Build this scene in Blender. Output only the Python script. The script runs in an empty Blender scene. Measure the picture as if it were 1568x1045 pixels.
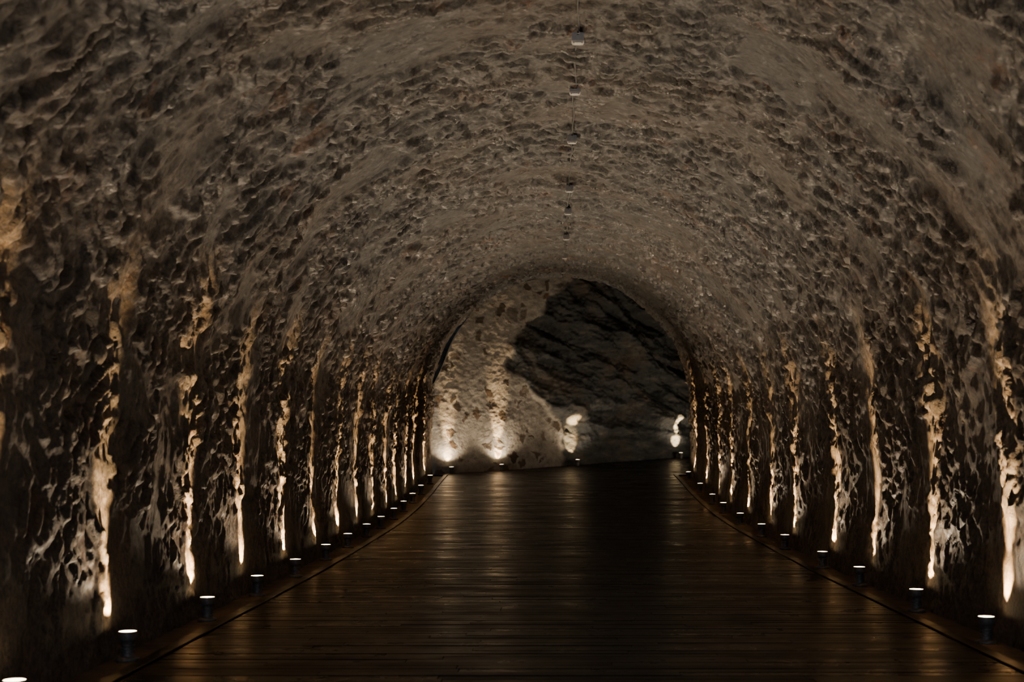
import bpy, bmesh, math, random
import numpy as np
from mathutils import Vector
random.seed(4)
rng=np.random.RandomState(7)

# ------------------------------------------------------------ noise
_perm=rng.permutation(256); _perm=np.concatenate([_perm,_perm,_perm])
_g=rng.normal(size=(256,3)); _g/=np.linalg.norm(_g,axis=1)[:,None]
def pn(x,y,z):
    xi=np.floor(x).astype(int); yi=np.floor(y).astype(int); zi=np.floor(z).astype(int)
    xf=x-xi; yf=y-yi; zf=z-zi
    u=xf**3*(xf*(xf*6-15)+10); v=yf**3*(yf*(yf*6-15)+10); w=zf**3*(zf*(zf*6-15)+10)
    out=0
    for a in (0,1):
        wa=u if a else 1-u
        for b in (0,1):
            wb=v if b else 1-v
            for c in (0,1):
                wc=w if c else 1-w
                h=_perm[_perm[_perm[(xi+a)&255]+((yi+b)&255)]+((zi+c)&255)]
                g=_g[h]
                out=out+wa*wb*wc*(g[...,0]*(xf-a)+g[...,1]*(yf-b)+g[...,2]*(zf-c))
    return out*1.6
def sstep(a,b,x):
    t=np.clip((x-a)/(b-a),0,1); return t*t*(3-2*t)

# ------------------------------------------------------------ layout
FY=[-5,17,20,23,25,27,29,31,33,35,36,37.5,39,42,46,52]
FZ=[0,0,.03,.07,.10,.155,.235,.345,.475,.635,.705,.80,.90,1.18,1.5,1.9]
_fy=np.linspace(-5,52,1200); _fz=np.interp(_fy,FY,FZ)
_k=np.exp(-np.linspace(-2.5,2.5,41)**2/1.2); _k/=_k.sum()
_fz=np.convolve(np.pad(_fz,20,mode='edge'),_k,mode='valid')
def F(y): return np.interp(y,_fy,_fz)
XC,R,SP=0.15,3.42,1.80
YEND=37.5

# ------------------------------------------------------------ material helpers
def mat(name):
    m=bpy.data.materials.new(name); m.use_nodes=True
    nt=m.node_tree; b=nt.nodes['Principled BSDF']
    return m,nt,b
def N(nt,t,**kw):
    n=nt.nodes.new(t)
    for k,v in kw.items():
        if k in n.inputs: n.inputs[k].default_value=v
        else: setattr(n,k,v)
    return n
def noise(nt,scale,detail=4,rough=.55,vec=None):
    n=nt.nodes.new('ShaderNodeTexNoise'); n.inputs['Scale'].default_value=scale
    n.inputs['Detail'].default_value=detail; n.inputs['Roughness'].default_value=rough
    if vec is not None: nt.links.new(vec,n.inputs['Vector'])
    return n.outputs['Fac']
def ramp(nt,fac,stops):
    r=nt.nodes.new('ShaderNodeValToRGB'); nt.links.new(fac,r.inputs['Fac'])
    e=r.color_ramp.elements
    while len(e)<len(stops): e.new(.5)
    for i,(p,c) in enumerate(stops):
        e[i].position=p; e[i].color=(c[0],c[1],c[2],1) if hasattr(c,'__len__') else (c,c,c,1)
    return r.outputs['Color']
def mixc(nt,fac,a,b,mode='MIX'):
    m=nt.nodes.new('ShaderNodeMix'); m.data_type='RGBA'; m.blend_type=mode
    for s,v in ((0,fac),(6,a),(7,b)):
        if hasattr(v,'links'): nt.links.new(v,m.inputs[s])
        elif s==0: m.inputs[0].default_value=v
        else: m.inputs[s].default_value=(v[0],v[1],v[2],1)
    return m.outputs[2]
def bump(nt,b,h,strength,dist):
    n=nt.nodes.new('ShaderNodeBump'); n.inputs['Strength'].default_value=strength
    n.inputs['Distance'].default_value=dist
    nt.links.new(h,n.inputs['Height']); nt.links.new(n.outputs['Normal'],b.inputs['Normal'])
def coords(nt): return nt.nodes.new('ShaderNodeTexCoord').outputs['Object']

# shotcrete
def shotcrete(name,g0,g1,brown,rust_lo,rough,lowtint=False):
    m,nt,b=mat(name); co=coords(nt)
    base=ramp(nt,noise(nt,5,8,.65,co),[(.3,g0),(.7,g1)])
    rr=ramp(nt,noise(nt,3,5,.6,co),[(.35,rough-.06),(.7,rough+.2)])
    if lowtint:
        at=nt.nodes.new('ShaderNodeAttribute'); at.attribute_name='low'
        base=mixc(nt,at.outputs['Fac'],base,ramp(nt,noise(nt,4,8,.65,co),[(.3,(.095,.060,.032)),(.7,(.31,.215,.126))]))
        rr=mixc(nt,at.outputs['Fac'],rr,ramp(nt,noise(nt,3,5,.6,co),[(.35,.5),(.7,.78)]))
    c=mixc(nt,ramp(nt,noise(nt,.55,5,.6,co),[(.45,0),(.62,.75)]),base,brown)
    c=mixc(nt,ramp(nt,noise(nt,1.7,6,.7,co),[(rust_lo,0),(rust_lo+.07,.8)]),c,(.16,.07,.026))
    c=mixc(nt,ramp(nt,noise(nt,24,4,.7,co),[(.38,0),(.58,1)]),mixc(nt,.75,c,(0.010,.009,.008)),c)
    nt.links.new(c,b.inputs['Base Color'])
    nt.links.new(rr,b.inputs['Roughness'])
    b.inputs['Specular IOR Level'].default_value=.85
    mp=N(nt,'ShaderNodeMapping'); mp.inputs['Scale'].default_value=(.8,1.5,.8); nt.links.new(co,mp.inputs['Vector'])
    bump(nt,b,noise(nt,12,8,.68,mp.outputs['Vector']),1.0,.055)
    return m
M_tun=shotcrete('shotcrete',(.032,.032,.031),(.125,.122,.116),(.105,.074,.044),.58,.32,True)

def grid_obj(name,P,m,flip=False,attr=None):
    """P: (nu,nv,3)"""
    nu,nv=P.shape[:2]
    me=bpy.data.meshes.new(name)
    idx=np.arange(nu*nv).reshape(nu,nv)
    q=np.stack([idx[:-1,:-1],idx[1:,:-1],idx[1:,1:],idx[:-1,1:]],-1).reshape(-1,4)
    if flip: q=q[:,::-1]
    me.vertices.add(nu*nv); me.vertices.foreach_set('co',P.reshape(-1).astype(np.float32))
    me.loops.add(q.size); me.loops.foreach_set('vertex_index',q.reshape(-1).astype(np.int32))
    me.polygons.add(len(q)); me.polygons.foreach_set('loop_start',np.arange(0,q.size,4,dtype=np.int32))
    me.polygons.foreach_set('loop_total',np.full(len(q),4,dtype=np.int32))
    me.update(calc_edges=True); me.validate()
    me.polygons.foreach_set('use_smooth',np.ones(len(me.polygons),dtype=bool))
    me.materials.append(m)
    if attr:
        a=me.attributes.new(attr[0],'FLOAT','POINT'); a.data.foreach_set('value',np.ascontiguousarray(attr[1]).reshape(-1).astype(np.float32))
    o=bpy.data.objects.new(name,me); bpy.context.collection.objects.link(o)
    return o

# ------------------------------------------------------------ tunnel lining
ys=[-3.0]
while ys[-1]<YEND:
    y=ys[-1]
    d=.10 if y<6 else (.021 if y<14 else .021+(y-14)*.0011)
    ys.append(y+d)
ys=np.array(ys); ys[-1]=YEND
LEG=SP+.25
L=2*LEG+math.pi*R
ns=int(L/.022)
s=np.linspace(0,L,ns)
def section(s):
    a=(s-LEG)/R
    x=np.where(s<LEG,-R,np.where(s>L-LEG,R,-R*np.cos(a)))
    z=np.where(s<LEG,s-LEG,np.where(s>L-LEG,L-LEG-s,R*np.sin(a)))
    nx=np.where(s<LEG,1.,np.where(s>L-LEG,-1.,np.cos(a)))
    nz=np.where((s<LEG)|(s>L-LEG),0.,-np.sin(a))
    return x,z,nx,nz
x,z,nx,nz=section(s)
Y,_=np.meshgrid(ys,s,indexing='ij')
X=np.broadcast_to(x,Y.shape); Z0=np.broadcast_to(z+SP,Y.shape)
NX=np.broadcast_to(nx,Y.shape); NZ=np.broadcast_to(nz,Y.shape)
def lump(X,Y,Z):
    wx=pn(X*1.3+9,Y*1.3,Z*1.3)*.16; wz=pn(X*1.3,Y*1.3+31,Z*1.3)*.16
    X=X+wx; Z=Z+wz; Yw=Y+wx*1.3+pn(X*3,Y*3+70,Z*3)*.05
    big=pn(X*.6,Yw*.6,Z*.6)*.06
    mid=pn(X*1.8,Yw*2.4+5,Z*1.8)*.035
    n1=pn(X*5.2,Yw*8.4+11,Z*5.2); n2=pn(X*10+3,Yw*15.5,Z*10); n3=pn(X*18,Yw*24,Z*18)
    mask=.30+.70*sstep(-.40,.05,pn(X*.9+40,Yw*.9,Z*.9)+.4*pn(X*2.5,Yw*2.5+50,Z*2.5))
    return big+mid+mask*(sstep(-.05,.28,n1)*.048+n1*.012+(.5-np.abs(n2))*.040+n2*.018+n3*.019)-.022
D=lump(X,Y,Z0)
low=sstep(.2,2.2,Z0)
D=D*(.38+.62*low)-.02+.05*(1-sstep(.1,1.3,Z0))
jz=2.40+.22*pn(Y*.7,Y*0+3,X*0+1)+.10*pn(Y*3,Y*0+3,X*.3)
D=D-.022*np.exp(-((Z0-jz)/.18)**2)+.03*(1-sstep(jz-.25,jz+.25,Z0))*sstep(.5,1.6,Z0)
LOW=1-sstep(-.6,1.5,Z0-jz-.3+.6*pn(X*1.1,Y*1.1+90,Z0*1.1))
PX=X+NX*D+XC; PZ=Z0+NZ*D+F(Y)
P=np.stack([PX,Y,PZ],-1)
iL=int(np.argmin(np.abs(s-(LEG+.62)))); iR=ns-1-iL
grid_obj('wall_left',P[:,:iL+1],M_tun,attr=('low',LOW[:,:iL+1]))
grid_obj('ceiling',P[:,iL:iR+1],M_tun,attr=('low',LOW[:,iL:iR+1]))
grid_obj('wall_right',P[:,iR:],M_tun,attr=('low',LOW[:,iR:]))

# ------------------------------------------------------------ rock material / chamber
m_rock,nt,b=mat('rock_and_masonry')
co=coords(nt)
at=nt.nodes.new('ShaderNodeAttribute'); at.attribute_name='masonry'
mp=N(nt,'ShaderNodeMapping'); mp.inputs['Rotation'].default_value=(0,math.radians(35),0); mp.inputs['Scale'].default_value=(1,1,3.5)
nt.links.new(co,mp.inputs['Vector'])
rk=ramp(nt,noise(nt,1.6,9,.65,mp.outputs['Vector']),[(.35,(.024,.029,.031)),(.55,(.055,.06,.062)),(.72,(.14,.13,.11))])
rk=mixc(nt,ramp(nt,noise(nt,.8,5,.6,co),[(.5,0),(.68,.6)]),rk,(.09,.065,.04))
nz_=N(nt,'ShaderNodeTexNoise'); nz_.inputs['Scale'].default_value=3.5; nz_.inputs['Detail'].default_value=5; nt.links.new(co,nz_.inputs['Vector'])
wv=mixc(nt,.26,co,nz_.outputs['Color'])
vo=N(nt,'ShaderNodeTexVoronoi'); vo.inputs['Scale'].default_value=4.4; nt.links.new(wv,vo.inputs['Vector'])
ve=N(nt,'ShaderNodeTexVoronoi'); ve.feature='DISTANCE_TO_EDGE'; ve.inputs['Scale'].default_value=4.4; nt.links.new(wv,ve.inputs['Vector'])
vsep=ramp(nt,ve.outputs['Distance'],[(.08,0),(.20,1)])
keep=N(nt,'ShaderNodeSeparateColor'); nt.links.new(vo.outputs['Color'],keep.inputs[0])
kk=ramp(nt,keep.outputs[0],[(.58,0),(.64,1)])
stone=N(nt,'ShaderNodeMath',operation='MULTIPLY'); nt.links.new(vsep,stone.inputs[0]); nt.links.new(kk,stone.inputs[1])
mortar=ramp(nt,noise(nt,3.5,10,.78,co),[(.34,(.19,.172,.145)),(.5,(.36,.33,.29)),(.66,(.50,.465,.41))])
stc=ramp(nt,keep.outputs[1],[(0,(.075,.055,.037)),(.5,(.13,.10,.072)),(.8,(.15,.10,.06)),(1,(.20,.17,.14))])
ms=mixc(nt,stone.outputs[0],mortar,stc)
col=mixc(nt,at.outputs['Fac'],rk,ms)
nt.links.new(col,b.inputs['Base Color']); b.inputs['Roughness'].default_value=.6
b.inputs['Specular IOR Level'].default_value=.35
hh=N(nt,'ShaderNodeMath',operation='MULTIPLY_ADD'); nt.links.new(stone.outputs[0],hh.inputs[0]); hh.inputs[1].default_value=.3; nt.links.new(noise(nt,9,9,.7,co),hh.inputs[2])
bump(nt,b,hh.outputs[0],.8,.05)

def YW(X): return 37.55+(X+3.5)*.675
nu,nv=420,330
U=np.linspace(-3.9,6.4,nu); V=np.linspace(-.3,7.0,nv)
UU,VV=np.meshgrid(U,V,indexing='ij')
BY=YW(UU); BZ=VV+F(BY)
bx=np.interp(BZ,[0,1.27,2.0,2.7,3.2,3.8,4.9,5.4,6.1,8],[.25,.25,.2,-.1,-.8,-1.3,-.9,-.2,.25,1.2])
bn=bx+.2*pn(UU*1.3,BZ*1.3,UU*0+2.)+.10*pn(UU*4,BZ*4,UU*0+2.)
mas=1-sstep(-.06,.10,UU-bn)
rockw=1-sstep(-.05,.3,bn-UU+.12)
ca,sa=math.cos(math.radians(-32)),math.sin(math.radians(-32))
A=UU*ca+BZ*sa; B=-UU*sa+BZ*ca
st=pn(A*.45,B*1.1,A*0+5.)*.34+pn(A*1.1,B*2.6,A*0+8.)*.20
rid=(1-np.abs(pn(A*.8,B*1.6,A*0+12.))*2)*.14
fine=pn(A*3,B*5,UU*0+1.)*.08+pn(UU*11,BZ*11,UU*0+7.)*.03
def blob(cx,cz,rx,rz,a,sharp=1.0):
    dz=(BZ-cz)
    rzz=np.where(dz<0,rz*.30,rz)
    return a*np.exp(-((UU-cx)/rx)**2-(dz/rzz)**2)
rock=st+rid+fine*1.3+blob(.95,2.75,.75,.8,.40)+blob(3.2,2.45,.8,.6,.42)+blob(2.1,1.9,.6,.4,.2)+blob(-.3,3.6,.8,.5,.06)-.10
masd=pn(UU*2,BZ*2,UU*0+3.)*.018+pn(UU*6,BZ*6,UU*0+3.)*.013+pn(UU*.8,BZ*.8,UU*0)*.03+pn(UU*14,BZ*14,UU*0)*.008
disp=masd*(1-rockw)+rock*rockw
disp=disp*(.45+.55*sstep(.3,1.3,VV))-.02*sstep(1,6,VV)*VV
nrm=np.array([.675,-1.0]); nrm/=np.linalg.norm(nrm)
P=np.stack([UU+nrm[0]*disp,BY+nrm[1]*disp,BZ],-1)
grid_obj('wall_back',P,m_rock,attr=('masonry',mas))

# cavern shell beyond the tunnel mouth, and unseen ring added to block world light
m_cav=shotcrete('cavern_rock',(.04,.04,.04),(.09,.085,.08),(.07,.06,.05),.66,.6)
th=np.linspace(0,math.pi,120); yy=np.linspace(YEND,46,90)
TT,YY=np.meshgrid(th,yy,indexing='ij')
RC=5.3+pn(np.cos(TT)*3,YY*.8,np.sin(TT)*3)*.3
P=np.stack([1.6-RC*np.cos(TT)*1.02,YY,np.sin(TT)*RC*1.25+F(YY)-.3],-1)
grid_obj('ceiling_cavern',P,m_cav)
rr_=np.linspace(0,1,8); x,z,nx,nz=section(s[::6]); 
P=np.stack([np.stack([XC+x-nx*t*3.2-0.02*nx, np.full_like(x,YEND+.0+.12*min(t*8,1)), z+SP+F(YEND)-nz*t*3.2-.02*nz],-1) for t in rr_],0)
grid_obj('portal_light_block',P,m_cav)

# ------------------------------------------------------------ ground + boardwalk
m_gr,nt,b=mat('packed_earth'); co=coords(nt)
nt.links.new(ramp(nt,noise(nt,4,9,.7,co),[(.3,(.08,.052,.028)),(.7,(.25,.17,.098))]),b.inputs['Base Color'])
b.inputs['Roughness'].default_value=.75; bump(nt,b,noise(nt,22,8,.7,co),.6,.02)
gx=np.linspace(-3.75,4.05,130); gy=np.linspace(-3,YEND,900)
GY,GX=np.meshgrid(gy,gx,indexing='ij')
GZ=F(GY)+pn(GX*2.5,GY*2.5,GX*0)*.012+pn(GX*9,GY*9,GX*0)*.006-.012
grid_obj('ground',np.stack([GX,GY,GZ],-1),m_gr,True)
gx=np.linspace(-3.75,6.9,130); gy=np.linspace(YEND,46,200)
GY,GX=np.meshgrid(gy,gx,indexing='ij')
GZ=F(GY)+pn(GX*2.5,GY*2.5,GX*0)*.012-.012
grid_obj('ground_cavern',np.stack([GX,GY,GZ],-1),m_gr,True)

m_wd,nt,b=mat('dark_decking'); co=coords(nt)
mp=N(nt,'ShaderNodeMapping'); mp.inputs['Scale'].default_value=(1.2,14,1); nt.links.new(co,mp.inputs['Vector'])
at=nt.nodes.new('ShaderNodeAttribute'); at.attribute_name='tone'
gcol=ramp(nt,noise(nt,3,8,.6,mp.outputs['Vector']),[(.3,(.008,.005,.003)),(.75,(.029,.0175,.010))])
c=mixc(nt,at.outputs['Fac'],mixc(nt,.5,gcol,(.008,.0055,.004)),gcol)
nt.links.new(c,b.inputs['Base Color'])
ad=N(nt,'ShaderNodeMath',operation='MULTIPLY_ADD'); nt.links.new(at.outputs['Fac'],ad.inputs[0]); ad.inputs[1].default_value=.14; 
nt.links.new(ramp(nt,noise(nt,2,5,.6,co),[(.3,.18),(.7,.36)]),ad.inputs[2]); nt.links.new(ad.outputs[0],b.inputs['Roughness'])
b.inputs['Specular IOR Level'].default_value=.12
bump(nt,b,noise(nt,6,6,.6,mp.outputs['Vector']),.18,.007)
verts=[];faces=[];tones=[]
XL,XR=-2.80,3.10
def box8(x0,x1,y0,y1,z00,z01,h,tone,tl=0):
    k=len(verts); c=.003
    for (xx,yy_,zz) in ((x0,y0,z00-.03),(x1,y0,z00-.03),(x1,y1,z01-.03),(x0,y1,z01-.03)): verts.append((xx,yy_,zz))
    for (xx,yy_,zz) in ((x0,y0,z00+h-c),(x1,y0,z00+h-c),(x1,y1,z01+h-c),(x0,y1,z01+h-c)): verts.append((xx,yy_,zz))
    for (xx,yy_,zz) in ((x0+c,y0+c,z00+h),(x1-c,y0+c,z00+h+tl),(x1-c,y1-c,z01+h+tl),(x0+c,y1-c,z01+h)): verts.append((xx,yy_,zz))
    for a_ in range(4):
        b_=(a_+1)%4
        faces.append((k+a_,k+b_,k+4+b_,k+4+a_)); faces.append((k+4+a_,k+4+b_,k+8+b_,k+8+a_))
    faces.append((k+8,k+9,k+10,k+11))
    tones.extend([tone]*12)
y=-3.0;pw=.142
while y<44.5:
    x0,x1=XL,XR
    if y+pw>YEND-.1: x0=max(-3.2,(y+pw-YW(0)+.675*0)/.675+.22); x1=5.6
    if x1-x0>.3:
        cuts=[x0]; xx=x0+random.uniform(.6,2.4)
        while xx<x1-.5: cuts.append(xx); xx+=2.4
        cuts.append(x1)
        for a_,b_ in zip(cuts,cuts[1:]):
            dz=random.uniform(-.0015,.0025)
            box8(a_+.002,b_-.002,y,y+pw-.007,float(F(y))+dz,float(F(y+pw))+dz+random.uniform(-.0012,.0012),.03,random.random(),0)
    y+=pw
me=bpy.data.meshes.new('floor'); me.from_pydata(verts,[],faces); me.update()
a=me.attributes.new('tone','FLOAT','POINT'); a.data.foreach_set('value',np.array(tones,dtype=np.float32))
me.materials.append(m_wd); o=bpy.data.objects.new('floor',me); bpy.context.collection.objects.link(o)
for i,xx in enumerate((XL-.06,XR+.06)):
    verts=[];faces=[];tones=[]
    y=-3.0
    while y<YEND-.3:
        y1=min(y+2.4,YEND-.1)
        ks=np.linspace(y,y1-.006,6)
        for q0,q1 in zip(ks,ks[1:]): box8(xx-.05,xx+.05,q0,q1+.0,float(F(q0)),float(F(q1)),.045,random.random()*.4+.5)
        y=y1
    me=bpy.data.meshes.new('trim_%d'%(i+1)); me.from_pydata(verts,[],faces); me.update()
    a=me.attributes.new('tone','FLOAT','POINT'); a.data.foreach_set('value',np.array(tones,dtype=np.float32))
    me.materials.append(m_wd); bpy.context.collection.objects.link(bpy.data.objects.new('trim_%d'%(i+1),me))

# ------------------------------------------------------------ uplights
m_st,nt,b=mat('lamp_steel'); b.inputs['Metallic'].default_value=.4
nt.links.new(ramp(nt,noise(nt,40,3,.5,coords(nt)),[(.3,(.10,.095,.09)),(.7,(.20,.19,.175))]),b.inputs['Base Color'])
b.inputs['Roughness'].default_value=.5
m_ln,nt,b=mat('lamp_lens')
b.inputs['Base Color'].default_value=(.9,.85,.75,1); b.inputs['Emission Color'].default_value=(1,.74,.42,1); b.inputs['Emission Strength'].default_value=18
prof=[(0,-.02),(.085,-.02),(.085,.008),(.078,.014),(.050,.018),(.046,.024),(.046,.125),(.050,.130),(.064,.136),(.068,.142),(.068,.194),(.067,.199),(.065,.201),(.063,.201),(.062,.202),(0,.208)]
bm=bmesh.new(); seg=32; rings=[]
for r,zz in prof:
    if r==0: rings.append([bm.verts.new((0,0,zz))])
    else: rings.append([bm.verts.new((r*math.cos(2*math.pi*k/seg),r*math.sin(2*math.pi*k/seg),zz)) for k in range(seg)])
for i in range(len(rings)-1):
    A_,B_=rings[i],rings[i+1]
    for k in range(seg):
        k2=(k+1)%seg
        if len(A_)==1: f=bm.faces.new((A_[0],B_[k2],B_[k]))
        elif len(B_)==1: f=bm.faces.new((A_[k],A_[k2],B_[0])); f.material_index=1
        else: f=bm.faces.new((A_[k],A_[k2],B_[k2],B_[k]))
        f.smooth=True
for zz in (.045,.065,.085,.105):
    r0,r1=.044,.056
    vs=[[bm.verts.new((r*math.cos(2*math.pi*k/seg),r*math.sin(2*math.pi*k/seg),zz+dz)) for k in range(seg)] for r,dz in ((r0,-.004),(r1,-.003),(r1,.003),(r0,.004))]
    for i in range(3):
        for k in range(seg):
            bm.faces.new((vs[i][k],vs[i][(k+1)%seg],vs[i+1][(k+1)%seg],vs[i+1][k]))
bmesh.ops.recalc_face_normals(bm,faces=bm.faces)
lm=bpy.data.meshes.new('floor_uplight'); bm.to_mesh(lm); bm.free(); lm.materials.append(m_st); lm.materials.append(m_ln)
WARM=(1,.64,.30); WARM2=(1,.775,.53)
def spot(par,name,size,power,col,tx,ty,soft,blend=1):
    l=bpy.data.lights.new(name,'SPOT'); l.energy=power; l.color=col; l.spot_size=math.radians(size); l.spot_blend=blend; l.shadow_soft_size=soft
    o=bpy.data.objects.new(name,l); bpy.context.collection.objects.link(o); o.parent=par
    o.location=(0,0,.235)
    o.rotation_euler=Vector((tx,ty,1)).to_track_quat('-Z','Y').to_euler()
    return o
def uplight(x,y,tx,ty,k=1.0,kw=1.0,wide=106,sx=None,sy=-.6,base=True,kb=1.0):
    o=bpy.data.objects.new('floor_uplight',lm); bpy.context.collection.objects.link(o)
    o.location=(x,y,float(F(y))+.0)
    spot(o,'beam',26,1500*k,WARM,tx,ty,.012)
    if sx is None: sx=-.5 if tx>0 else .5
    if sy==-.6 and y>34.5 : sy=.8; kw*=.8
    spot(o,'spill',wide,235*kw,WARM2,sx,sy,.03)
    if base: spot(o,'base',46,420*k*kb,WARM,4.6*tx,4.6*ty,.012,.8)
LX=[15,190,313,390,449,496,530,559,581,601,616,630,643,657]
for px in LX:
    uplight(-3.09,6787/(850-px),-.18,0,random.uniform(.75,1.3))
for y in (6.0,3.9,1.8): uplight(-3.09,y,-.18,0)
RX=[1516,1408,1320,1263,1205,1169,1136,1110,1093,1074,1056]
for px in RX:
    uplight(3.39,7449/(px-850),.18,0,random.uniform(.6,1.2))
for y in (8.8,6.4,4.0,1.6): uplight(3.39,y,.18,0)
for xx,dd,kk_,kq in ((-2.75,.30,.55,.4),(-1.45,.30,.55,.5),(.63,.34,.25,1.2),(3.72,.40,.15,1.9)):
    uplight(xx,YW(xx)-dd,-.10,.18,kq,kk_,140,.05,.0,True,.7)
# two extra uplights added out of view to brighten the rock face
uplight(5.2,39.4,-.3,.3,.2,.6,150,-.6,.5,False)
uplight(4.4,38.0,-.3,.3,.2,.25,150,-.6,.5,False)

# ------------------------------------------------------------ crown cable + junction boxes
m_pl,nt,b=mat('box_plastic'); nt.links.new(ramp(nt,noise(nt,30,4,.6,coords(nt)),[(.3,(.65,.64,.62)),(.7,(.80,.78,.75))]),b.inputs['Base Color']); b.inputs['Roughness'].default_value=.4
m_cb,nt,b=mat('cable_rubber'); nt.links.new(ramp(nt,noise(nt,30,2,.5,coords(nt)),[(.3,(.02,.02,.02)),(.7,(.04,.04,.04))]),b.inputs['Base Color'])
cu=bpy.data.curves.new('ceiling_cable','CURVE'); cu.dimensions='3D'; cu.bevel_depth=.008; cu.bevel_resolution=3
ic=ns//2
crown=lambda y:(XC+.05, y, float(np.interp(y,ys,(SP+R+F(ys)-np.maximum.reduce([D[:,ic+k] for k in (-1,1,3)])))))
pts=[crown(y) for y in np.arange(-2.9,YEND,.08)]
sp=cu.splines.new('POLY'); sp.points.add(len(pts)-1)
for i,p in enumerate(pts): sp.points[i].co=(p[0]+.012*math.sin(i*.3),p[1],p[2]+.001,1)
cu.materials.append(m_cb); bpy.context.collection.objects.link(bpy.data.objects.new('ceiling_cable',cu))
bm=bmesh.new()
def bxx(cx,cy,cz,sx,sy,sz,mi,bev=.006):
    r=bmesh.ops.create_cube(bm,size=1); vs=r['verts']
    for v in vs: v.co=Vector((v.co.x*sx+cx,v.co.y*sy+cy,v.co.z*sz+cz))
    fs=set(f for v in vs for f in v.link_faces); es=set(e for v in vs for e in v.link_edges)
    for f in fs: f.material_index=mi
    bmesh.ops.bevel(bm,geom=list(es),offset=bev,segments=2,affect='EDGES')
bxx(0,0,-.03,.11,.11,.08,0); bxx(0,0,-.073,.096,.096,.012,0,.004)
for sx in (-1,1):
    for sy in (-1,1): bxx(sx*.036,sy*.036,-.080,.010,.010,.005,1,.001)
bxx(0,-.067,.0,.025,.035,.025,1,.004); bxx(0,.067,.0,.025,.035,.025,1,.004)
jm=bpy.data.meshes.new('junction_box'); bm.to_mesh(jm); bm.free(); jm.materials.append(m_pl); jm.materials.append(m_cb)
for y in (12.5,14.35,16.75,20,21.9,25.3,29.5,34.5):
    o=bpy.data.objects.new('junction_box',jm); bpy.context.collection.objects.link(o); c=crown(y); o.location=(c[0],c[1],c[2]-.02)

# ------------------------------------------------------------ world (dim daylight through the open mouth behind)
w=bpy.data.worlds.new('World'); bpy.context.scene.world=w; w.use_nodes=True
bg=w.node_tree.nodes['Background']; bg.inputs[0].default_value=(.55,.68,.9,1); bg.inputs[1].default_value=1.5

# ------------------------------------------------------------ camera
cam=bpy.data.cameras.new('camera'); co_=bpy.data.objects.new('camera',cam); bpy.context.collection.objects.link(co_)
co_.location=(0,0,1.53); co_.rotation_euler=(math.radians(90),0,0)
cam.lens=50; cam.sensor_width=36; cam.shift_x=-66/1568; cam.shift_y=163.5/1568
cam.dof.use_dof=True; cam.dof.focus_distance=20; cam.dof.aperture_fstop=2.8
bpy.context.scene.camera=co_
